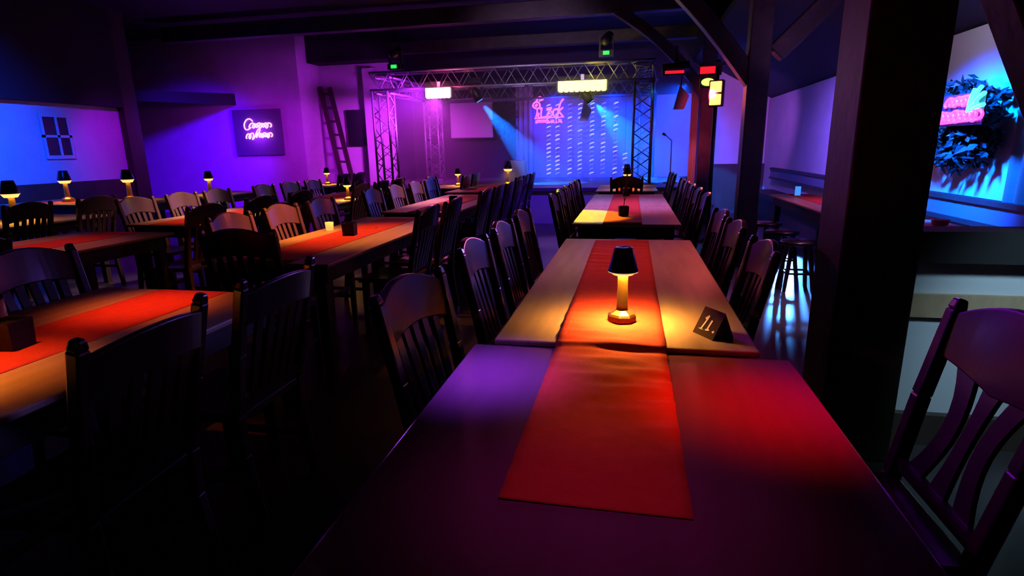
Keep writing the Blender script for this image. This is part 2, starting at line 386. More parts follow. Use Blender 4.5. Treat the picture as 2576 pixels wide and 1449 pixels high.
# fairy light strings
for i, px in enumerate((-1.95, -1.74, -1.45, -1.21, -.93, -.67, -.39, -.16)):
    y = 13.78; ln = 17 if i < 7 else 5
    t = thing('fairy_light_string', ('string of pale blue fairy lights on the backdrop, %s from the left' % ('first', 'second', 'third', 'fourth', 'fifth', 'sixth', 'seventh', 'eighth')[i]), 'fairy lights', (px, y, 0), 0, 'fairy light strings on the blue backdrop')
    ztop = 2.34
    B().tube([(0, .012, .74), (0, .012, ztop+.08)], .004, 5).build('cable', M['black'], t)
    for k in range(ln):
        z = (ztop if i < 7 else 1.2) - k*.098; s = .8+.4*random.random()
        p = [(-.05, 0, z-.022), (-.02, 0, z-.002), (.02, 0, z+.012), (.055, 0, z+.018)]
        B().tube(p, [.010*s, .018*s, .018*s, .010*s], 6).build('bulb', M['fairy'] if random.random() < .6 else M['fairydim'], t)

# neon signs ----------------------------------------------------------
def coil(x0, x1, z, h, n, loop=.55, slant=.35, y=0):
    out = []; N = n*14
    for k in range(N+1):
        t = k/N; a = 2*PI*n*t
        hh = h*(1 + .25*math.sin(t*17))
        zz = -math.cos(a)*hh/2
        out.append((x0+(x1-x0)*t - math.sin(a)*(x1-x0)/n*loop + zz*slant, y, z+zz))
    return out
# violet sign (two handwritten lines)
ns = thing('neon_sign', 'violet pink neon sign with two handwritten lines on a dark board', 'neon sign', (-8.38, 11.93, 1.88))
B().box(-.62, .6, .02, .06, -.55, .46).build('backing_board', M['board'], ns)
l1 = B(); l1.tube(smooth_line([(-.10,0,.20),(-.17,0,.255),(-.26,0,.23),(-.325,0,.14),(-.315,0,.04),(-.25,0,.02),(-.16,0,.07)]), .013, 6)
l1.tube(coil(-.17, .34, .105, .095, 6), .014, 6); l1.build('upper_line', M['neonviolet'], ns)
l2 = B(); l2.tube(coil(-.28, -.14, -.115, .11, 2), .014, 6)
l2.tube(smooth_line([(-.16,0,-.20),(-.10,0,-.15),(-.03,0,-.04),(.03,0,.03),(.06,0,.01),(.02,0,-.06),(-.05,0,-.16)]), .014, 6)
l2.tube(coil(-.02, .34, -.11, .09, 5), .014, 6); l2.build('lower_line', M['neonviolet'], ns)
# stage emblem
ne = thing('neon_emblem', 'pink neon emblem with lettering hanging over the left of the backdrop', 'neon sign', (-1.88, 13.3, 2.13))
e1 = B()
e1.tube(smooth_line([(-.33,0,.13),(-.36,0,.18),(-.31,0,.25),(-.23,0,.24),(-.20,0,.17),(-.25,0,.11),(-.33,0,.13)]), .02, 6)
e1.tube(smooth_line([(-.28,0,.25),(-.25,0,.33),(-.19,0,.36),(-.13,0,.31),(-.22,0,.28)]), .02, 6)
e1.tube(smooth_line([(-.27,0,.19),(-.30,0,.16),(-.26,0,.21)]), .03, 6)
e1.tube(smooth_line([(-.26,0,.10),(-.27,0,.0),(-.30,0,-.09)]), .018, 6); e1.build('figure', M['neonpink'], ne)
e2 = B()
e2.tube(smooth_line([(-.20,0,.09),(-.16,0,.12),(-.17,0,-.07),(-.03,0,-.06)]), .02, 6)
e2.tube(smooth_line([(-.22,0,.02),(-.24,0,-.07),(-.16,0,-.09),(-.05,0,-.07)]), .018, 6)
e2.tube(smooth_line([(-.05,0,.10),(.06,0,.12),(.02,0,.06),(-.03,0,-.03),(.03,0,-.07),(.09,0,0),(.05,0,.05)]), .02, 6)
e2.tube(smooth_line([(.19,0,.09),(.12,0,.07),(.10,0,-.02),(.15,0,-.07),(.21,0,-.03)]), .02, 6)
e2.tube(smooth_line([(.34,0,.30),(.27,0,.22),(.22,0,.05),(.20,0,-.08)]), .02, 6)
e2.tube(smooth_line([(.24,0,.05),(.33,0,.12)]), .018, 6); e2.tube(smooth_line([(.24,0,.03),(.33,0,-.08)]), .018, 6)
e2.tube([(-.33,0,-.105),(.35,0,-.085)], .013, 6); e2.build('large_lettering', M['neonpink'], ne)
e3 = B(); x = -.30
while x < .30:
    k = random.random()
    e3.tube([(x,0,-.205),(x+.01,0,-.14)], .011, 5); e3.tube([(x,0,-.205 if k<.5 else -.14),(x+.035,0,-.205 if k<.5 else -.138)], .011, 5)
    if k > .3: e3.tube([(x+.035,0,-.20),(x+.04,0,-.135)], .011, 5)
    x += .058
e3.build('small_lettering', M['neonpink'], ne)
B().tube([(-.2,.03,.3),(-.2,.03,.42),(.2,.03,.42),(.2,.03,.25)], .006, 5).build('hanger', M['black'], ne)
# right wall sign: local x runs along the wall (world +Y), facing -X
nr = thing('neon_wall_sign', 'rose neon sign with a cyan leaf on the leafy right wall', 'neon sign', (2.50, 5.25, 1.60), -PI/2)
s1 = B(); s1.tube(coil(-.19, .13, .06, .055, 5, .6), .013, 6); s1.tube([(-.2,0,.085),(.12,0,.1)], .008, 5); s1.build('upper_line', M['neonrose'], nr)
s2 = B(); s2.tube(coil(-.32, .30, -.05, .07, 8, .6), .013, 6); s2.tube([(-.32,0,-.1),(.28,0,-.085)], .008, 5); s2.build('lower_line', M['neonrose'], nr)
s3 = B()
for dx, dz in ((.05, .16), (.13, .17), (.18, .12), (.19, .04), (.02, .10), (.10, .06)):
    s3.tube(smooth_line([(.13,0,-.02),(.13+dx*.6,0,-.02+dz*.75),(.13+dx,0,-.02+dz)]), .017, 6)
s3.build('leaf', M['neoncyan'], nr)
B().box(-.3, .3, .02, .03, -.12, .12).build('backing_board', M['glassdark'], nr)

# leafy wall decorations ----------------------------------------------
def foliage(name, centre, ext, n, size, label, axis):
    b = B()
    for _ in range(n):
        while True:
            p = Vector((random.uniform(-1,1), random.uniform(-1,1), random.uniform(-1,1)))
            if p.length < 1 and random.random() < 1.2-p.length*.5: break
        c = Vector((centre[0]+p.x*ext[0], centre[1]+p.y*ext[1], centre[2]+p.z*ext[2]))
        a = Vector((random.uniform(-1,1), random.uniform(-1,1), random.uniform(-1,.4))).normalized()
        u = a.orthogonal().normalized(); w_ = a.cross(u); s = size*random.uniform(.6, 1.2)
        b.add([c, c+a*s*.5+u*s*.28+w_*s*.05, c+a*s, c+a*s*.5-u*s*.28+w_*s*.05, c+a*s*.5-w_*s*.08], [(0,1,4),(1,2,4),(2,3,4),(3,0,4)])
    o = b.build(name, M['leaf']); tag(o, label, 'plant'); return o
foliage('wall_mounted_foliage', (2.72, 5.68, 1.5), (.14, .60, .38), 900, .11, 'dark leafy wall plant around the rose neon sign', 'x')
foliage('hanging_foliage', (-3.0, 13.9, 2.05), (.30, .12, .42), 330, .12, 'dark leafy plant between the projection screen and the curtain', 'y')
tag(B().grid(lambda u, v: (2.82+.025*math.sin(u*45), 4.05+u*1.05, .0+v*2.2), 60, 2).build('brown_curtain', M['brownwall']), 'brown curtain on the right wall past the leafy sign', 'curtain')

# wall bench along the right wall
bn = thing('wall_bench', 'long dark wall bench with upholstered back on the right', 'bench', (0,0,0))
B().box(2.78, 2.85, 3.4, 12.6, .72, .86).build('back_cushion', mat('blue grey upholstery', (.16, .18, .24), .6), bn)
B().box(2.76, 2.85, 3.4, 12.6, .86, .90).build('top_rail', M['darkwood'], bn)
B().box(2.76, 2.85, 3.4, 12.6, .68, .72).build('bottom_rail', M['darkwood'], bn)
B().box(2.42, 2.85, 3.4, 12.6, .38, .46).build('bench_seat', M['darkwood'], bn)
B().box(2.5, 2.85, 3.4, 12.6, 0, .38).build('bench_base', M['darkwood'], bn)

# ------------------------------------------------------------------ tables
def table(x0, x1, y0, y1, label, top='table', h=.75, th=.022, group='long dining tables', corner=.0):
    t = thing('dining_table', label, 'table', ((x0+x1)/2, (y0+y1)/2, 0), 0, group)
    a, b_ = (x1-x0)/2, (y1-y0)/2
    B().box(-a, a, -b_, b_, h-th, h).build('tabletop', M[top], t, bevel=.006)
    ap = B(); i = .05
    ap.box(-a+i, a-i, -b_+i, -b_+i+.025, h-th-.10, h-th); ap.box(-a+i, a-i, b_-i-.025, b_-i, h-th-.10, h-th)
    ap.box(-a+i, -a+i+.025, -b_+i, b_-i, h-th-.10, h-th); ap.box(a-i-.025, a-i, -b_+i, b_-i, h-th-.10, h-th)
    ap.build('apron', M['tableleg'], t)
    for sx in (-1, 1):
        for sy in (-1, 1):
            B().bar((sx*(a-.09), sy*(b_-.09), 0), (sx*(a-.09), sy*(b_-.09), h-th), .055, .055, (1,0,0), .07, .07).build('leg', M['tableleg'], t)
    return t
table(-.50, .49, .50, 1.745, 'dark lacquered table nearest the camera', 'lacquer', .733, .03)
table(-.435, .405, 1.75, 3.93, 'brown table with the nearest brass lamp on it')
table(-.475, .41, 4.71, 6.2, 'middle row table lit yellow at its near left corner')
table(-.475, .41, 6.22, 7.75, 'middle row table touching the far end of the yellow lit one')
table(-.5, .38, 8.32, 9.75, 'middle row table closest to the stage')
table(-2.5, -1.5, .3, 2.22, 'table at the lower left with a bright red runner')
table(-2.5, -1.67, 2.86, 5.1, 'second row table with tealight and black planter')
table(-2.55, -1.74, 5.5, 7.78, 'second row table behind the tealight table')
table(-2.75, -1.95, 8.2, 9.9, 'second row table closest to the stage')
table(-4.6, -3.68, 1.9, 3.98, 'third row table nearest the camera, at the left')
table(-4.6, -3.75, 4.4, 6.2, 'third row table with black planter, in front of the neon wall')
table(-4.5, -3.6, 6.55, 8.4, 'third row table below the ladder, with a brass lamp')
table(-3.5, -2.85, 9.1, 10.2, 'small table with a lamp close to the left of the stage')
table(-6.4, -5.6, 3.9, 5.2, 'fourth row table at the left edge of the picture')
table(-7.0, -6.1, 7.2, 8.7, 'fourth row table under the violet neon sign')
table(-6.3, -5.4, 9.6, 11.0, 'far table in front of the ladder')
table(-8.5, -6.3, 6.2, 7.1, 'long table under the blue left wall with two tall lamps')
table(1.72, 2.42, 5.45, 7.75, 'aisle table with pink runner between the posts')
table(2.02, 2.42, 4.25, 5.15, 'small aisle table behind the low partition')

# runners
def runner(x0, x1, y0, y1, z, label, step=None, wr=.0, along='y'):
    nx, ny = 14, max(20, int((y1-y0)*130) if wr else 20)
    def f(u, v, off):
        x = x0+(x1-x0)*u; y = y0+(y1-y0)*v
        zz = z
        if step: zz -= .0165*(1-min(1, max(0, (y-step+.012)/.02)))
        if wr:
            k = .5+.5*math.sin(y*3.1+3.2); zz += wr*(math.sin(y*58+2.6*math.sin(x*7+y*2))*.5+math.sin(y*93+x*13)*.25+.75)*k*(.55+.45*math.sin(x*10+y*5))
            zz += .0004
        return (x, y, zz+off)
    b = B().shell(lambda u, v: f(u, v, .0022), lambda u, v: f(u, v, .0004), nx, ny)
    for i in range(len(b.sm)): b.sm[i] = True
    o = b.build('table_runner', M['runner']); tag(o, label, 'table runner', 'red table runners'); return o
runner(-.225, .125, .905, 3.86, .75, 'red runner with creases under the nearest brass lamp', 1.745, .0075)
runner(-.22, .10, 4.71, 7.74, .75, 'red runner on the yellow lit middle row tables')
runner(-.2, .1, 8.33, 9.74, .75, 'red runner on the middle row table closest to the stage')
runner(-2.17, -1.81, .4, 2.21, .75, 'bright red runner at the lower left of the picture')
runner(-2.29, -1.93, 2.87, 5.09, .75, 'red runner under the tealight table planter and napkin')
runner(-2.26, -1.93, 5.52, 7.76, .75, 'red runner on the second row table behind the tealight table')
runner(-2.5, -2.2, 8.22, 9.88, .75, 'red runner on the second row table closest to the stage')
runner(-4.32, -3.97, 1.95, 3.95, .75, 'red runner on the nearest third row table at the left')
runner(-4.35, -4.0, 4.42, 6.18, .75, 'red runner on the third row table in front of the neon wall')
runner(-4.2, -3.9, 6.57, 8.38, .75, 'red runner on the third row table below the ladder')
runner(-8.4, -6.4, 6.5, 6.85, .75, 'red runner under the two tall lamps at the left wall')
runner(1.92, 2.2, 5.47, 7.73, .75, 'pink lit runner on the aisle table between the posts')

# ------------------------------------------------------------------ chairs
def make_chair(kind, wood, label):
    t = thing('wooden_chair', label, 'chair', (0, 0, 0), 0, 'wooden pub chairs')
    m = M[wood]
    # faces +Y, back at -Y
    bow = lambda x: -.03*(1-(x/.22)**2)
    back = lambda z: -.19-.10*max(0, (z-.45))/.5
    seat = B().shell(lambda u, v: ((-.21+.42*u)*(.92+.08*v), -.2+.41*v, .462-.010*math.sin(PI*u)*math.sin(PI*v)), lambda u, v: ((-.21+.42*u)*(.92+.08*v), -.2+.41*v, .43), 6, 6)
    seat.build('seat', m, t, bevel=.006)
    for sx in (-1, 1):
        B().bar((sx*.18, .17, 0), (sx*.175, .165, .43), .032, .032, (1,0,0), .042, .042).build('leg', m, t)
        b = B(); pts = [(sx*.185, -.23, 0), (sx*.185, -.19, .3), (sx*.19, -.19, .46), (sx*.2, back(.7)+.003, .70), (sx*.208, back(.95), .94), (sx*.21, back(.97)-.004, .968)]
        for p, q, w0, w1 in zip(pts, pts[1:], (.034,.038,.04,.038,.036), (.038,.04,.038,.036,.026)): b.bar(p, q, w0, w0, (1,0,0), w1, w1)
        b.build('stile', m, t, bevel=.006)
        B().bar((sx*.18, .16, .2), (sx*.185, -.2, .2), .02, .028, (1,0,0)).build('stretcher', m, t)
    B().bar((-.175, .165, .28), (.175, .165, .28), .02, .03, (0,1,0)).build('stretcher', m, t)
    if kind == 'low':
        zt = lambda x: .915+.025*(1-(x/.2)**2); zb = lambda x: .80+.02*(1-(x/.2)**2)
    elif kind == 'slat':
        zt = lambda x: .925+.055*(1-(x/.2)**2); zb = lambda x: .795+.03*(1-(x/.2)**2)
    else:
        zt = lambda x: .93+.06*(1-(x/.2)**2); zb = lambda x: .82-.035*(1-abs(x/.2))
    def cr(u, v, off):
        x = -.2+.4*u; z = zb(x)+(zt(x)-zb(x))*v
        return (x, back(z)+bow(x)+off, z)
    B().shell(lambda u, v: cr(u, v, .013), lambda u, v: cr(u, v, -.013), 14, 4).build('crest_rail', m, t, bevel=.005)
    B().bar((-.19, back(.5), .505), (.19, back(.5), .505), .022, .035, (0,1,0)).build('lower_rail', m, t)
    if kind != 'splat':
        for k in range(5):
            x = -.128+.064*k
            b = B()
            for q in range(4):
                za, zc = .5+(zb(x)+.02-.5)*q/4, .5+(zb(x)+.02-.5)*(q+1)/4
                b.bar((x*(.86+.14*q/4), back(za)+bow(x)*q/4, za), (x*(.86+.14*(q+1)/4), back(zc)+bow(x)*(q+1)/4, zc), .036, .013, (1,0,0))
            b.build('slat', m, t)
    else:
        for sx in (-1, 0, 1):
            def sp(u, v, off):
                z = .5+(.84-.5)*v
                cx = sx*(.115-.05*math.sin(PI*v)) if sx else 0
                wd = .05+.02*abs(2*v-1)**2 if sx else .07-.03*math.sin(PI*v)
                x = cx + (u-.5)*wd
                return (x, back(z)+bow(x)*v+off, z)
            B().shell(lambda u, v: sp(u, v, .006), lambda u, v: sp(u, v, -.006), 3, 10).build('splat', m, t)
    return t
E_, W_, N_, S_ = -PI/2, PI/2, 0.0, PI    # the sitter looks to +X, -X, +Y, -Y
ORD = ('first', 'second', 'third', 'fourth', 'fifth', 'sixth', 'seventh')
proto = {}
def chair(xb, y, face, label, wood='chair', kind='slat', twist=0.0):
    """xb, y: where the top of the back stands"""
    rz = face+twist; dx, dy = -math.sin(rz), math.cos(rz)
    loc = (xb+dx*.29, y+dy*.29, 0)
    k = (wood, kind)
    if k not in proto:
        proto[k] = make_chair(kind, wood, label); c = proto[k]; c.location = loc; c.rotation_euler.z = rz; return c
    return dup(proto[k], loc, rz, label)
chair(-.68, 1.66, E_, 'dark slat back chair at the left corner of the nearest table', twist=-.12)
for i, y in enumerate((2.45, 3.06, 3.66)): chair(-.69, y, E_, 'dark chair left of the nearest lamp table, %s from the front' % ORD[i])
for i, y in enumerate((2.5, 3.18, 3.72)): chair(.55, y, W_, 'dark chair right of the nearest lamp table, %s from the front' % ORD[i])
chair(.85, 1.42, W_, 'large dark chair with splat back at the right edge of the picture', kind='splat', twist=.02)
for i, y in enumerate((5.0, 5.55, 6.1, 6.7, 7.25)): chair(-.66, y, E_, 'chair left of the yellow lit table row, %s from the front' % ORD[i])
for i, y in enumerate((5.1, 5.7, 6.3, 6.9, 7.4)): chair(.62, y, W_, 'chair right of the yellow lit table row, %s from the front' % ORD[i])
chair(-.06, 8.02, N_, 'chair at the near end of the table closest to the stage')
for i, y in enumerate((8.6, 9.2)): chair(.60, y, W_, 'bluish lit chair right of the table closest to the stage, %s from the front' % ORD[i], 'chair_lit')
# second row
chair(-1.24, 1.20, W_, 'black looking chair in the lower left corner, seen from behind', kind='low', twist=.06)
chair(-1.25, 1.80, W_, 'dark chair by the right end of the lower left red runner', kind='low')
chair(-2.1, 2.70, N_, 'dark chair at the near end of the tealight table, seen from behind', twist=.1)
chair(-1.45, 3.95, W_, 'chair right of the tealight table, nearer of the pair')
chair(-1.45, 4.55, W_, 'chair right of the tealight table, farther of the pair')
for i, y in enumerate((5.7, 6.3, 6.9, 7.5)): chair(-1.46, y, W_, 'dark chair on the aisle side of the second row, %s behind the tealight table pair' % ORD[i])
for i, y in enumerate((8.3, 8.9, 9.5)): chair(-1.62, y, W_, 'dark chair on the aisle side near the stage, %s from the front' % ORD[i])
for i, y in enumerate((3.42, 4.02, 4.62)): chair(-2.70, y, E_, 'orange lit chair on the left of the tealight table, %s from the front' % ORD[i], 'chair_lit')
for i, y in enumerate((5.75, 6.4, 7.05, 7.6)): chair(-2.74, y, E_, 'chair on the left of the second row, %s beyond the orange lit ones' % ORD[i], 'chair_lit')
for i, y in enumerate((8.4, 9.0, 9.6)): chair(-3.0 if y < 9 else -2.62, y, E_ if y < 9 else W_, 'chair in the crowd before the stage left side, %s from the front' % ORD[i])
# third row
chair(-2.62, 1.98, E_, 'dark chair back in front of the lower left runner table, left of it')
chair(-3.42, 2.3, W_, 'dark chair right of the nearest third row table')
chair(-3.44, 4.1, W_, 'dark chair standing between the third row tables')
for i, y in enumerate((4.75, 5.35, 5.9)): chair(-4.78, y, E_, 'pale lit chair behind the third row planter table, %s from the left' % ORD[i], 'chair_lit')
for i, y in enumerate((4.9, 5.6)): chair(-3.5, y, W_, 'dark chair before the third row planter table, %s from the left' % ORD[i])
for i, y in enumerate((6.7, 7.3, 7.9)): chair(-4.72, y, E_, 'chair below the violet neon sign, %s from the left' % ORD[i], 'chair_lit')
for i, y in enumerate((6.8, 7.4, 8.0)): chair(-3.38, y, W_, 'dark chair before the lamp table below the ladder, %s from the left' % ORD[i])
for i, y in enumerate((9.8, 10.4)): chair(-5.2, y, W_, 'chair by the far table in front of the ladder, %s from the left' % ORD[i])
for i, y in enumerate((4.2, 4.9)): chair(-5.4, y, W_, 'chair beside the fourth row table at the left edge, %s from the front' % ORD[i])
# right aisle: low stools
def make_stool(label):
    t = thing('wooden_stool', label, 'stool', (0, 0, 0), 0, 'stools in the right aisle')
    B().lathe([(.15, .435), (.17, .445), (.17, .465), (.155, .475)], 24).build('seat', M['chair'], t)
    for k in range(4):
        a = PI/4+k*PI/2
        B().bar((.18*math.cos(a), .18*math.sin(a), 0), (.11*math.cos(a), .11*math.sin(a), .44), .03, .03, None, .034, .034).build('leg', M['chair'], t)
        b_ = a+PI/2
        B().bar((.15*math.cos(a), .15*math.sin(a), .17), (.15*math.cos(b_), .15*math.sin(b_), .17), .018, .018).build('stretcher', M['chair'], t)
    return t
stool0 = None
for i, y in enumerate((5.75, 6.4, 7.1)):
    lb = 'low wooden stool beside the pink runner table in the right aisle, %s from the front' % ORD[i]
    if stool0 is None: stool0 = make_stool(lb); stool0.location = (1.58, y, 0)
    else: dup(stool0, (1.58, y, 0), .3*i, lb)

# ------------------------------------------------------------------ lamps
def make_lamp(label):
    t = thing('table_lamp', label, 'lamp', (0, 0, 0), 0, 'brass table lamps')
    B().lathe([(.048, 0), (.052, .004), (.052, .022), (.046, .030), (.022, .042), (.0205, .048)], 8, smooth=False, rot=PI/8).build('base', M['brass'], t)
    B().lathe([(.021, .045), (.0205, .06), (.019, .10), (.018, .13), (.0185, .16), (.0205, .19)], 24).build('stem', M['brass'], t)
    sh = B(); prof_o = [(.0535, .186), (.0325, .270)]
    n = 32
    vs = []
    for r, z in ((.0535, .186), (.0325, .268), (.029, .271), (.0001, .271), (.0001, .267), (.029, .266), (.0515, .186)):
        for k in range(n): vs.append((r*math.cos(2*PI*k/n), r*math.sin(2*PI*k/n), z))
    fs = [((i*n+k), (i*n+(k+1)%n), ((i+1)*n+(k+1)%n), ((i+1)*n+k)) for i in range(6) for k in range(n)]
    sh.add(vs, fs, True).build('lamp_shade', M['shade'], t)
    ds = B(); ds.lathe([(.0195, -.0125), (.036, -.0125), (.0485, -.003), (.0505, .002), (.0195, .002)], 32); ds = ds.build('diffuser', M['diffuser'], t); ds.location = (0, 0, .186)
    rm = B(); rm.lathe([(.0515, .1825), (.0528, .1825), (.0528, .1862), (.0515, .1862)], 32); rm.build('rim', M['rim'], t)
    return t
lamp0 = None
WARM = (1, .46, .07)
def lamp(x, y, z, sc, W, label, rz=0.0, deep=2.0):
    global lamp0
    if lamp0 is None: lamp0 = make_lamp(label); l = lamp0; l.location = (x, y, z); l.rotation_euler.z = rz
    else: l = dup(lamp0, (x, y, z), rz, label)
    l.scale = (sc,)*3
    [c for c in l.children if c.name.startswith('diffuser')][0].scale = (1, 1, deep)
    if W:
        d = bpy.data.lights.new('table_lamp_led', 'AREA'); d.shape = 'DISK'; d.size = .085*sc; d.energy = W; d.color = WARM; d.spread = math.radians(146)
        o = bpy.data.objects.new('table_lamp_led', d); COL.objects.link(o); o.location = (x, y, z+(.186-.013*deep)*sc)
    return l
lamp(-.018, 2.01, .7535, 1.0, 11, 'brass lamp with black shade on the nearest red runner', .2, 1.0)
lamp(-.06, 8.6, .7522, 1.2, 3, 'lamp on the table closest to the stage, nearer of its pair')
lamp(-.07, 9.5, .7522, 1.25, 3, 'lamp on the table closest to the stage, farther of its pair')
lamp(-3.66, 6.95, .75, 1.05, 4, 'lamp on the third row table below the ladder')
lamp(-6.52, 7.9, .75, 1.35, 3, 'lamp on the table under the violet neon sign')
lamp(-5.86, 10.35, .75, 1.2, 3, 'lamp in front of the ladder foot')
lamp(-3.0, 9.76, .75, 1.1, 3, 'lamp on the small table left of the stage')
lamp(-2.38, 11.1, .66, 1.75, 3, 'tall lamp on the stage in front of the pale plinth')
lamp(-7.82, 6.65, .7522, 1.6, 2.5, 'tall lamp under the left wall window, left of the pair')
lamp(-6.92, 6.8, .7522, 1.6, 2.5, 'tall lamp near the left wall corner post, right of the pair')
lamp(-6.0, 4.52, .75, 1.5, 3, 'lamp cut by the left edge of the picture')
lamp(-2.05, .78, .7522, 1.0, 50, 'lamp on the lower left runner, left of the planter')

# planters, tealight, tent card, napkin
def planter(x, y, z, s, label, twig=True):
    t = thing('planter', label, 'planter', (x, y, z), .15, 'black cube planters')
    b = B(); h = s/2
    vs = []
    for r, z_ in ((.46, 0), (.5, 1), (.44, 1), (.42, .86)):
        for i, j in ((-1,-1),(1,-1),(1,1),(-1,1)): vs.append((i*r*s, j*r*s, z_*s))
    b.add(vs, [(3,2,1,0)]+[(k*4+q, k*4+(q+1)%4, (k+1)*4+(q+1)%4, (k+1)*4+q) for k in range(3) for q in range(4)]+[(12,13,14,15)])
    b.build('pot', M['pot'], t)
    if twig:
        w_ = B(); w_.tube(smooth_line([(0,0,s*.8),(.006,0,s*1.6),(-.004,0,s*2.3),(.01,0,s*2.9)]), .004, 6)
        w_.tube(smooth_line([(.004,0,s*1.5),(.02,0,s*1.9),(.022,0,s*2.3)]), .003, 5)
        w_.build('twig', M['twig'], t)
        fl = B(); fl.lathe([(.001, -.012), (.014, 0), (.001, .014)], 8, (.01, 0, s*2.95)); fl.build('blossom', M['twig'], t)
    return t
planter(-.06, 5.3, .7523, .088, 'black cube planter with a twig on the yellow lit table')
planter(-.06, 7.5, .7523, .088, 'small black planter at the far end of the middle row runner')
planter(-2.09, 3.95, .7523, .092, 'black cube planter on the tealight table', False)
planter(-2.02, 1.42, .7523, .095, 'black cube planter on the lower left red runner', False)
planter(-2.05, 6.45, .7523, .088, 'black planter on the second row table behind the tealight table', False)
planter(-4.17, 5.05, .7523, .09, 'black planter on the third row table in front of the neon wall', False)
tl = thing('tealight', 'small lit tealight glass left of the planter', 'tealight', (-2.40, 4.2, .75))
B().lathe([(.026, 0), (.03, .004), (.034, .065), (.030, .065), (.024, .01)], 16).build('glass', M['tealight'], tl)
B().lathe([(.018, .02), (.018, .032)], 12).build('candle', M['tealight'], tl)
tag(B().add([(-.05,-.02,0),(.05,-.03,0),(.055,.03,0),(-.045,.035,0),(-.03,0,.018),(.035,0,.016)], [(0,1,5,4),(1,2,5),(2,3,4,5),(3,0,4),(3,2,1,0)]).build('folded_napkin', M['runner'], loc=(-2.09, 4.32, .7523)), 'folded red napkin on the tealight table runner', 'napkin')
tag(B().lathe([(.03, 0), (.05, .01), (.06, .05), (.052, .05), (.04, .012)], 20, (2.26, 4.75, .75)).build('small_bowl', M['table']), 'small brown bowl on the table behind the low partition', 'bowl')
tag(B().box(1.96, 2.02, 7.5, 7.52, .752, .86).build('blue_tent_card', M['bluecard']), 'small blue tent card on the aisle table, given its own glow', 'display')
tag(B().lathe([(.05, 0), (.055, .01), (.055, .09), (.048, .09), (.045, .012)], 16, (-4.0, 5.5, .7523)).build('ceramic_cup', M['ceramic']), 'pale cup behind the third row planter', 'cup')
tag(B().lathe([(.03, 0), (.034, .008), (.034, .10), (.028, .10), (.026, .01)], 14, (-2.35, 1.62, .75)).build('ceramic_cup', M['ceramic']), 'pale cup near the lower left planter', 'cup')
# tent card with the number
tc = thing('tent_card', 'small brown tent card with pale number on the lamp table', 'table sign', (0, 0, 0))
a, b2, c2 = Vector((.222, 1.925, .7505)), Vector((.275, 1.838, .7505)), Vector((.072, .044, 0))
ap1, ap2 = a+c2*.55+Vector((0,0,.086)), b2+c2*.55+Vector((0,0,.086))
B().add([a, b2, a+c2, b2+c2, ap1, ap2], [(0,1,5,4), (3,2,4,5), (0,4,2), (1,3,5), (0,2,3,1)]).build('card', M['signblack'], tc)
nrm = (b2-a).cross(ap1-a).normalized()
if nrm.x > 0: nrm = -nrm
def onface(u, v): return a+(b2-a)*u+(ap1-a)*v+nrm*.0012
mk = B()
for (u0, v0), (u1, v1), w_ in (((.30,.22),(.42,.74),.006), ((.20,.22),(.40,.22),.006), ((.30,.60),(.42,.74),.008), ((.58,.26),(.62,.62),.007), ((.50,.24),(.68,.28),.005), ((.84,.24),(.90,.30),.008)):
    mk.bar(onface(u0, v0), onface(u1, v1), w_, .0012, side=(b2-a).normalized())
mk.build('number', M['white'], tc)

# ------------------------------------------------------------------ stage haze
hz = bpy.data.materials.new('stage haze'); hz.use_nodes = True
nt = hz.node_tree; nt.nodes.clear()
out = nt.nodes.new('ShaderNodeOutputMaterial'); vs_ = nt.nodes.new('ShaderNodeVolumeScatter')
vs_.inputs['Color'].default_value = (1, 1, 1, 1); vs_.inputs['Density'].default_value = .13; vs_.inputs['Anisotropy'].default_value = .25
nt.links.new(vs_.outputs[0], out.inputs['Volume'])
h_ = B().box(-5.45, 1.1, 10.45, 14.05, .67, 2.6).build('stage_haze', hz); tag(h_, 'thin coloured haze drifting over the stage', 'haze', kind='stuff')

# ------------------------------------------------------------------ lighting
BLUE, DBLUE, VIO, MAG, PINK, RED, YEL, COOL = (.03, .16, 1), (.06, .08, 1), (.30, .04, 1), (.75, .03, .80), (1, .08, .35), (1, .03, .02), (1, .75, .05), (.62, .82, 1)
# left wall
spot('blue_wash', (-6.6, 5.2, 3.3), (-9.5, 6.1, 1.6), (.0, .05, 1), 2600, 72, 1, .15)
spot('violet_wash', (-7.2, 8.7, 3.2), (-9.5, 9.1, 1.4), (.26, .0, .75), 330, 44, 1, .15)
# neon wall
spot('blue_wash', (-7.6, 8.8, 3.0), (-9.9, 12, .9), (.06, .0, 1), 1300, 60, 1, .15)
spot('violet_wash', (-5.5, 9.2, 2.4), (-7.9, 12, 1.1), (.42, .0, .9), 340, 62, 1, .15)
spot('violet_wash', (-3.8, 10.4, 2.4), (-6.6, 12.9, 1.9), (.50, .02, .95), 1100, 70, 1, .15)
point('neon_glow', (-8.38, 11.8, 1.8), (.35, .02, 1), 22, .2)
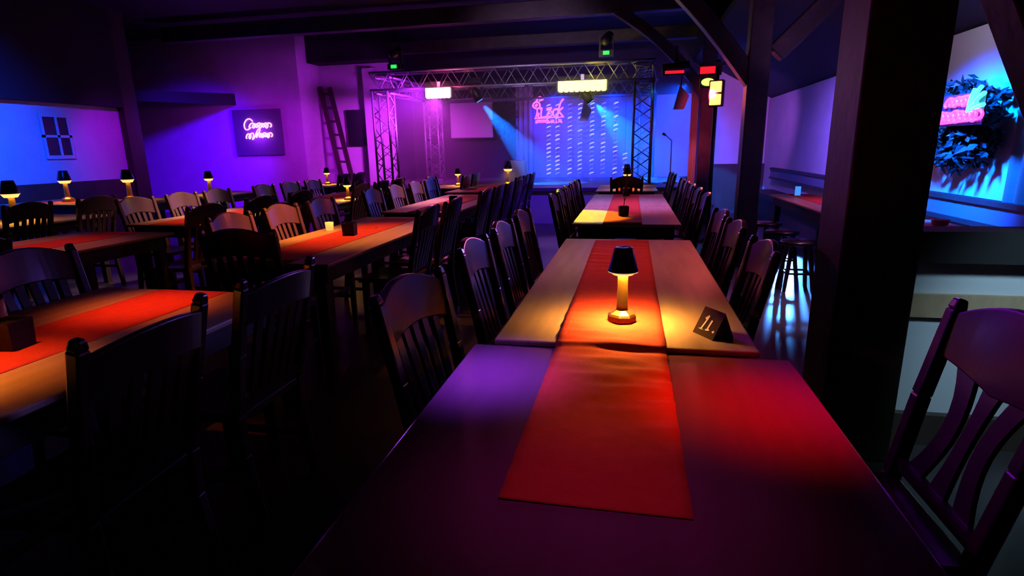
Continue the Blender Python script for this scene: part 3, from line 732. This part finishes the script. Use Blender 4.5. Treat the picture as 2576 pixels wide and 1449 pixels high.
# stage
spot('magenta_wash', (-3.62, 10.55, 2.3), (-4.9, 13.2, 1.2), (.62, .04, .75), 1150, 84, 1, .1)
spot('pink_front', (-3.62, 10.4, 2.35), (-2.5, 7.0, .8), (1, .12, .5), 80, 110, 1, .1)
spot('blue_beam', (-2.84, 10.97, 2.22), (-2.0, 11.5, 1.15), (.0, .14, 1), 4000, 26, .15, .03)
spot('blue_beam', (-.72, 11.1, 2.17), (.25, 12.0, 1.2), (.0, .14, 1), 4500, 34, .2, .03)
spot('blue_wash', (-.4, 12.6, 2.45), (-.4, 14.1, 1.0), (.0, .03, 1), 700, 105, 1, .1)
spot('blue_wash', (-1.6, 12.6, 2.45), (-1.8, 14.1, 1.1), (.0, .012, 1), 750, 105, 1, .1)
spot('blue_wash', (.9, 11.6, 2.45), (.4, 13.4, .9), (.0, .06, 1), 900, 110, 1, .1)
spot('blue_front', (-.5, 10.4, 2.5), (-.3, 7.6, .7), (.25, .11, 1), 45, 80, 1, .35)
spot('mauve_front', (-1.8, 7.2, 3.0), (-1.8, 11.0, 2.72), (.6, .36, .85), 330, 56, 1, .12)  # unseen spot added to brighten the truss
point('pink_glow', (-3.62, 10.6, 2.62), (1, .08, .3), 7, .05)
# yellow on the middle row
spot('yellow_beam', (-1.1, 7.2, 3.4), (-.44, 5.36, .75), (1, .86, .0), 1200, 15, .25, .04)
spot('yellow_glow', (-.85, 10.5, 2.56), (-.5, 10.9, 2.85), (1, .75, .06), 40, 80, 1, .04)
spot('blue_front', (-1.3, 9.2, 2.9), (-1.3, 10.44, .3), (.12, .02, 1), 260, 60, 1, .1)
spot('violet_side', (1.0, 7.4, 2.5), (-.7, 3.0, .85), (.28, .2, 1), 0, 26, 1, .1)
# right side
spot('red_wash', (1.0, 8.4, 2.05), (2.2, 11.5, 1.7), (1, .05, .12), 260, 56, 1, .05)
spot('red_front', (1.0, 8.3, 2.05), (.3, 6.0, .8), (1, .10, .12), 40, 110, 1, .25)
spot('violet_wash', (1.9, 10.0, 2.3), (2.0, 13.6, 1.4), (.42, .10, .9), 260, 80, 1, .1)
spot('violet_wash', (1.62, 7.5, 2.1), (2.85, 8.8, 1.2), (.18, .08, 1), 620, 85, 1, .1)
spot('blue_wash', (1.75, 4.9, 2.2), (2.85, 5.75, 1.0), (.0, .085, 1), 3600, 70, 1, .1)
point('neon_glow', (2.42, 5.25, 1.65), (.4, .02, 1), 8, .1)
spot('cool_white', (1.9, 5.2, 2.35), (2.85, 5.9, 2.15), (.75, .8, 1), 14, 60, 1, .05)
spot('blue_floor', (2.35, 9.2, .60), (1.78, 6.7, .02), (.05, .26, 1), 1500, 13, .4, .05)  # low unseen spot added to put blue light on the aisle floor
spot('cool_white', (1.75, 1.7, 1.7), (1.9, 2.74, .40), (.45, .75, 1), 64, 62, .8, .1)
spot('violet_up', (1.85, 5.0, 1.9), (1.6, 6.76, 2.6), (.5, .2, .7), 45, 40, 1, .1)  # unseen spot added to lift the aisle knee brace out of the dark
spot('red_side', (1.0, 8.9, 2.25), (1.08, 10.9, 1.0), (1, .08, .16), 110, 26, 1, .06)
spot('cyan_front', (.25, 10.75, 2.45), (.66, 8.9, .95), (.02, .35, 1), 420, 18, 1, .06)
# hall: unseen spots added to light the tables, chairs and floor
spot('warm_down', (-.35, 3.4, 3.4), (-.25, 3.2, .75), (1, .30, .12), 80, 50, 1, .15)
spot('pink_down', (.5, 3.4, 3.4), (.35, 3.2, .75), (1, .08, .16), 55, 40, 1, .15)
spot('warm_down', (-2.2, 4.2, 3.4), (-2.0, 4.0, .75), (1, .27, .05), 420, 34, 1, .12)
spot('warm_down', (-2.1, 1.2, 3.4), (-1.95, 1.15, .75), (1, .24, .03), 520, 18, 1, .12)
spot('warm_down', (-2.1, 2.0, 3.4), (-2.0, 1.95, .75), (1, .16, .04), 420, 16, 1, .12)
spot('warm_side', (-1.2, 4.3, 3.2), (-2.70, 3.9, .85), (1, .26, .04), 800, 24, 1, .12)
spot('pale_side', (-3.2, 6.2, 3.2), (-4.78, 5.3, .85), (.9, .48, .62), 700, 26, 1, .12)
spot('pink_side', (-1.2, 7.5, 3.2), (-2.74, 6.7, .85), (.9, .36, .6), 700, 32, 1, .12)
spot('aisle_down', (2.1, 6.7, 2.35), (2.1, 6.5, .75), (.75, .16, .6), 60, 70, 1, .1)
spot('violet_floor', (1.5, 5.3, 2.2), (1.35, 5.0, 0), (.55, .3, .7), 300, 44, 1, .12)
spot('warm_down', (-4.1, 5.4, 3.4), (-4.1, 5.2, .75), (1, .28, .1), 300, 40, 1, .12)
spot('warm_down', (-4.2, 3.2, 3.4), (-4.2, 3.0, .75), (1, .2, .18), 130, 40, 1, .12)
spot('red_down', (.6, 1.2, 3.3), (.34, 1.42, .73), (1, .006, .010), 620, 14, 1, .12)
spot('violet_down', (-1.0, 1.4, 3.3), (-.39, 1.50, .73), (.30, .08, 1), 1100, 11, 1, .12)
spot('warm_down', (-.05, 1.5, 3.4), (-.04, 1.42, .75), (1, .48, .05), 62, 15, 1, .12)
spot('pink_down', (-.05, 1.0, 3.4), (-.04, .98, .75), (1, .10, .60), 44, 18, 1, .12)
spot('violet_down', (0, 6.3, 3.4), (.05, 6.4, .75), (.22, .14, 1), 430, 44, 1, .12)
spot('red_down', (-.06, 6.3, 3.5), (-.06, 6.1, .75), (1, .12, .08), 170, 40, 1, .12)
spot('violet_floor', (-1.1, 8.4, 3.3), (-1.1, 8.3, 0), (.45, .22, 1), 700, 26, 1, .12)
spot('blue_side', (1.15, 6.2, 1.75), (-.68, 2.75, .90), (.22, .16, 1), 420, 13, 1, .12)
spot('violet_side', (-2.4, 4.6, 3.3), (.9, 1.5, .9), (.34, .0, 1), 800, 13, 1, .12)

w_ = bpy.data.worlds.new('world'); S.world = w_; w_.use_nodes = True
w_.node_tree.nodes['Background'].inputs['Color'].default_value = (.25, .1, .6, 1); w_.node_tree.nodes['Background'].inputs['Strength'].default_value = .0
S.view_settings.view_transform = 'Standard'; S.view_settings.look = 'None'; S.view_settings.gamma = 1; S.view_settings.use_curve_mapping = False
S.view_settings.exposure = 0.0
S.cycles.max_bounces = 4; S.cycles.diffuse_bounces = 2; S.cycles.glossy_bounces = 2; S.cycles.volume_bounces = 0
S.cycles.sample_clamp_indirect = 4.0; S.cycles.use_light_tree = False
